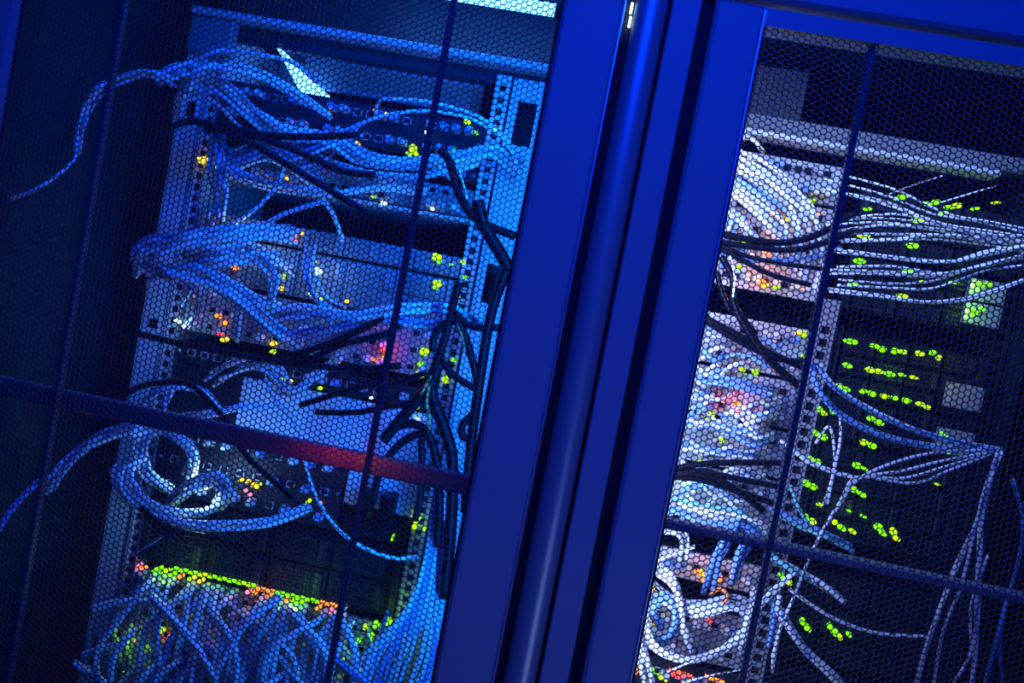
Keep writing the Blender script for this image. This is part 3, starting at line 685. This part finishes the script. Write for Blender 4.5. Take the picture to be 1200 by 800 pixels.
bundle([(868,600,1.2),(850,632,1.17),(840,655,1.19),(830,690,1.24)], 4, 5, .0038, [c_blue], 'blue cable slanting across the module with orange lamps', 'blue slanting cables at the orange lamps')
bundle([(885,625,1.2),(868,650,1.17),(860,680,1.22)], 3, 4, .0040, [c_blue], 'thick blue cable beside the duct above the orange lamps', 'thick blue cables beside the duct')
# loops low in the right rack
bundle([(770,668,1.2),(785,680,1.17),(797,700,1.17),(800,735,1.18),(812,760,1.2)], 4, 5, .0034, WB, 'white cable dropping at the left foot of the right rack', 'dropping cables at the left foot')
bundle([(758,700,1.2),(756,735,1.16),(772,760,1.15),(805,772,1.15),(840,764,1.16),(868,742,1.17),(882,712,1.18),(884,690,1.22)], 4, 3, .0034, W, 'white cable in the wide low loop at the foot of the right rack', 'wide low loop')
bundle([(765,690,1.22),(785,705,1.18),(820,712,1.18),(860,706,1.18),(880,725,1.2),(868,755,1.22)], 7, 8, .0034, WB, 'pale cable in the flat bundle above the wide low loop', 'flat bundle above the wide low loop')
bundle([(775,735,1.2),(765,715,1.18),(782,700,1.18),(795,728,1.18),(780,752,1.18),(762,748,1.2)], 3, 4, .0040, [c_blue], 'thick blue cable ring at the left foot', 'blue rings at the left foot')
bundle([(748,720,1.18),(750,750,1.15),(758,785,1.15),(765,815,1.16)], 5, 5, .0036, WB, 'pale cable running down along the middle stile at the bottom', 'cables along the middle stile at the bottom')
cable([(832,695,1.2),(845,690,1.18),(852,700,1.17),(835,715,1.18),(800,716,1.2)], .0026, c_orange, 'orange tinted cable curl under the two orange lamps')
cable(Y([(780,788),(810,775),(850,758),(880,740)],1.14), .0012, c_white, 'thin bright wire slanting over the low loop')
cable(Y([(800,800),(830,792),(875,783)],1.14), .0012, c_white, 'thin bright wire at the very bottom of the right rack')
# level cables across the black servers
lv = [([(975,215),(1040,232),(1100,255),(1150,265),(1215,277)], 4, 4, 'topmost'),
      ([(975,262),(1040,257),(1100,264),(1150,272),(1215,282)], 4, 4, 'second'),
      ([(980,278),(1040,278),(1100,276),(1160,284),(1215,292)], 3, 4, 'third'),
      ([(980,296),(1040,306),(1110,308),(1160,300),(1215,288)], 3, 3, 'fourth'),
      ([(976,314),(1040,314),(1100,320),(1150,310),(1215,295)], 3, 3, 'fifth'),
      ([(976,328),(1040,333),(1090,330),(1150,310),(1215,300)], 2, 3, 'sixth'),
      ([(972,340),(1030,346),(1090,354),(1150,346),(1215,322)], 2, 1.5, 'lowest')]
for pts, n, sp, w in lv:
    bundle(Y(pts, 1.17), n, sp*2.3, .0016, [c_white], 'slim white cable in the '+w+' level strand across the top black servers', w+' level strand of the right rack')
bundle(Y([(850,300),(900,305),(960,300),(985,290)],1.19), 2, 3, .0022, [c_blue], 'blue cable crossing the orange lamps', 'blue cables crossing the orange lamps')
bundle(Y([(950,425),(958,455),(985,487),(1035,512),(1095,524),(1172,528)],1.16), 4, 2.5, .0026, [c_white, c_blue], 'slim cable sweeping down right to the knot at the far right', 'sweep of cables to the far right knot')
bundle(Y([(958,428),(975,452),(1010,476),(1060,500),(1115,517),(1172,528)],1.16), 3, 2, .0022, [c_white, c_blue], 'slim cable in the upper sweep to the far right knot', 'upper sweep to the far right knot')
for k, (a, b) in enumerate([((1100,530), (1050,541)), ((1105,540), (1055,552)), ((1110,546), (1060,560)), ((1115,550), (1070,566))]):
    cable(Y([(1172,527), a, b, (1005,562-k), (985,590-k), (965,620), (948,655), (930,700), (915,735), (905,770+6*k)], 1.155), .0021, c_white, 'slim white cable fanning back left from the far right knot', 'fan of cables from the far right knot')
bundle(Y([(1172,528),(1155,575),(1143,615),(1120,665),(1105,705),(1088,750),(1070,815)],1.15), 2, 2, .0022, W, 'slim white cable hanging from the knot, slanting down left', 'hanging cables slanting left of the knot')
cable(Y([(1170,528),(1152,580),(1142,625),(1125,690),(1105,740),(1092,815)],1.145), .0022, c_white, 'slim white cable hanging between the slanting ones and the straight ones')
bundle(Y([(1172,528),(1152,590),(1147,660),(1146,700),(1143,760),(1138,815)],1.15), 2, 1.5, .0022, W, 'slim white cable hanging straight down from the knot', 'straight hanging cables below the knot')
cable(Y([(1158,650),(1140,700),(1137,730),(1137,765),(1118,800)],1.15), .002, c_white, 'slim white cable curling left at the bottom right')
bundle(Y([(1185,560),(1198,610),(1192,660),(1172,730),(1150,815)],1.13), 2, 3, .0024, [c_blue], 'blue cable hanging at the right edge of the photo', 'blue cables at the right edge')
cable(Y([(1180,700),(1172,760),(1176,815)],1.13), .002, c_blue, 'single dim blue cable at the bottom right corner')
bundle(Y([(915,520),(945,540),(975,553),(1000,560)],1.17), 2, 4, .0022, [c_white, c_blue], 'short cable joining the fan from the left', 'short cables joining the fan')
bundle(Y([(905,598),(935,612),(965,625),(1000,642)],1.18), 3, 4, .0030, [c_teal, c_blue], 'teal cable above the right crossbar', 'teal cables above the right crossbar')
bundle(Y([(925,568),(935,595),(948,615)],1.18), 1, 1, .0026, [c_teal], 'short teal cable between lime lamps beside the duct', None)
bundle(Y([(905,650),(935,668),(965,685),(988,702)],1.18), 4, 4, .0034, [c_teal, c_white, c_grey], 'pale thick cable below the right crossbar', 'thick cables below the right crossbar')
cable(Y([(925,690),(950,708),(985,728),(1030,742),(1088,746)],1.155), .0024, c_white, 'single white cable curving right above the lowest green lamps')
bundle(Y([(915,715),(928,738),(948,765),(975,790),(995,815)],1.165), 4, 3, .0034, [c_blue, c_white], 'bluish cable slanting down right at the bottom centre of the right rack', 'bluish cables slanting at the bottom')
bundle(Y([(912,700),(908,730),(904,755)],1.17), 3, 4, .0034, [c_white, c_blue], 'short pale cable hanging beside the stiffener', 'short hanging cables beside the stiffener')
bundle(Y([(890,712),(905,695),(930,672)],1.16), 2, 2, .0024, W, 'white cable slanting up right past the paired lime lamps', 'white cables by the paired lime lamps')
cable(Y([(955,520),(972,500),(978,540),(970,590)],1.2), .002, c_white, 'thin pale cable weaving between the left column of green lamps')
cable(Y([(985,490),(984,520),(975,560),(965,592)],1.2), .002, c_white, 'thin pale cable hanging right of the left column of green lamps')
cable(Y([(1040,228),(1070,217),(1104,206)],1.16), .0010, c_white, 'left one of two thin bright wires above the topmost green lamps', name='wire')
cable(Y([(1100,238),(1133,228),(1168,218)],1.16), .0010, c_white, 'right one of two thin bright wires above the topmost green lamps', name='wire')

# ------------------------------------------------------------------ lights
def fixture(name, label, x0, x1, y0, y1, z0, z1, m):
    root = empty(name, ((x0+x1)/2, (y0+y1)/2, z1), label, 'lamp')
    MB().box(x0, x1, y0, y1, z0, z1).build('glow_bar', m, root)
    MB().box(x0-.004, x1+.004, y0-.0, y1+.004, z1, z1+.012).build('housing', body_m, root)
    return root
fixture('cabinet_light', 'white glowing light bar at the top of the left cabinet', -.46, -.147, 1.28, 1.32, 2.050, 2.085, e_glow)
# slanted lit tray underside running into the depth, built as a glowing strip
a = np.array(P(325, 57, 1.31)); b = np.array(P(352, 108, 1.39))
sl = MB(); n0 = len(sl.v)
for p, w in ((a, .004), (b, .050)):
    x, y, z = p
    sl.v += [(x, y, z), (x+w, y, z), (x+w, y+.010, z+.002), (x, y+.010, z+.002)]
sl.f = [(0,3,2,1),(4,5,6,7),(0,1,5,4),(1,2,6,5),(2,3,7,6),(3,0,4,7)]
slr = empty('lit_tray_strip', tuple(a), 'short slanted lit tray underside, built glowing, under the top beam of the left rack', 'lamp')
sl.build('glow_bar', e_glow, slr)
MB().box(a[0], a[0]+.012, a[1]-.01, a[1]+.15, a[2]+.006, a[2]+.012).build('bracket', body_m, slr)

def area(loc, target, sx, sy, e, c, spread=180):
    L = bpy.data.lights.new('area', 'AREA'); L.shape = 'RECTANGLE'; L.size = sx; L.size_y = sy; L.energy = e; L.color = c
    L.spread = math.radians(spread)
    o = bpy.data.objects.new('area_light', L); col.objects.link(o); o.location = loc
    d = Vector(target)-Vector(loc); o.rotation_euler = d.to_track_quat('-Z', 'Y').to_euler()
    return o
# room light: a blue lamp over the aisle, a weak violet-white one low behind the camera
area((.0, .0, 2.35), (0, .9, 1.6), .5, .3, 15, (.0, .030, 1))
area((.95, -.76, .55), (-.02, .9, 1.2), .35, .35, .34, (.26, .42, 1), 50)
# added unseen lights inside the cabinets, behind the middle stiles and headers
area((-.055, 1.00, 1.55), (-.33, 1.32, 1.5), .02, .9, 4.2, (.001, .17, 1), 110)
area((-.40, 1.02, 2.03), (-.42, 1.30, 1.6), .45, .04, 2.3, (.001, .07, 1), 120)
area((.075, 1.00, 1.55), (.22, 1.30, 1.55), .02, .9, 3.6, (.36, .50, 1), 100)
area((.45, 1.02, 2.03), (.45, 1.3, 1.6), .4, .04, 1.2, (.25, .42, 1), 120)
glow(450, 410, 1.26, 'r', .045, .004)
for gx, gy, ge in ((362, 520, .012), (398, 528, .032), (432, 535, .022), (470, 543, .004)): glow(gx, gy, .920, 'r' if gx < 400 else (1, .12, .05), ge, .004)  # added red lights before the crossbar, no lamp stands there
glow(118, 370, .96, 'r', .010); glow(88, 500, .96, 'r', .006); glow(290, 600, 1.0, 'r', .01)  # added red lights near stiffener and mesh, without lamps
glow(375, 318, 1.24, 'w', .06); glow(240, 568, 1.22, 'w', .4); glow(290, 272, 1.24, 'w', .12); glow(212, 380, 1.25, 'w', .08)
glow(1147, 334, 1.27, 'g', .05, .004); glow(1138, 366, 1.27, 'g', .05, .004); glow(1125, 420, 1.25, 'l', .03); glow(1125, 450, 1.25, 'y', .015); glow(1060, 440, 1.26, 'g', .04); glow(1000, 600, 1.26, 'g', .03)
glow(900, 300, 1.24, 'o', .09); glow(893, 330, 1.24, 'o', .09); glow(866, 476, 1.24, 'r', .08); glow(835, 674, 1.24, 'o', .09); glow(945, 260, 1.22, 'o', .05); glow(806, 566, 1.22, 'w', .10)
glow(200, 672, 1.24, 'g', .06); glow(345, 704, 1.24, 'g', .07); glow(300, 695, 1.24, 'o', .03); glow(445, 735, 1.24, 'g', .07); glow(160, 752, 1.2, 'g', .03); glow(895, 172, 1.24, 'g', .012)

w = bpy.data.worlds.new('world'); bpy.context.scene.world = w; w.use_nodes = True
bg = w.node_tree.nodes['Background']; bg.inputs['Color'].default_value = (.0, .012, .5, 1); bg.inputs['Strength'].default_value = .06

for o in bpy.data.objects:
    if '_o' in o: del o['_o']
sc = bpy.context.scene
sc.view_settings.view_transform = 'Standard'; sc.view_settings.look = 'None'
sc.view_settings.gamma = 1; sc.view_settings.use_curve_mapping = False; sc.view_settings.exposure = 0
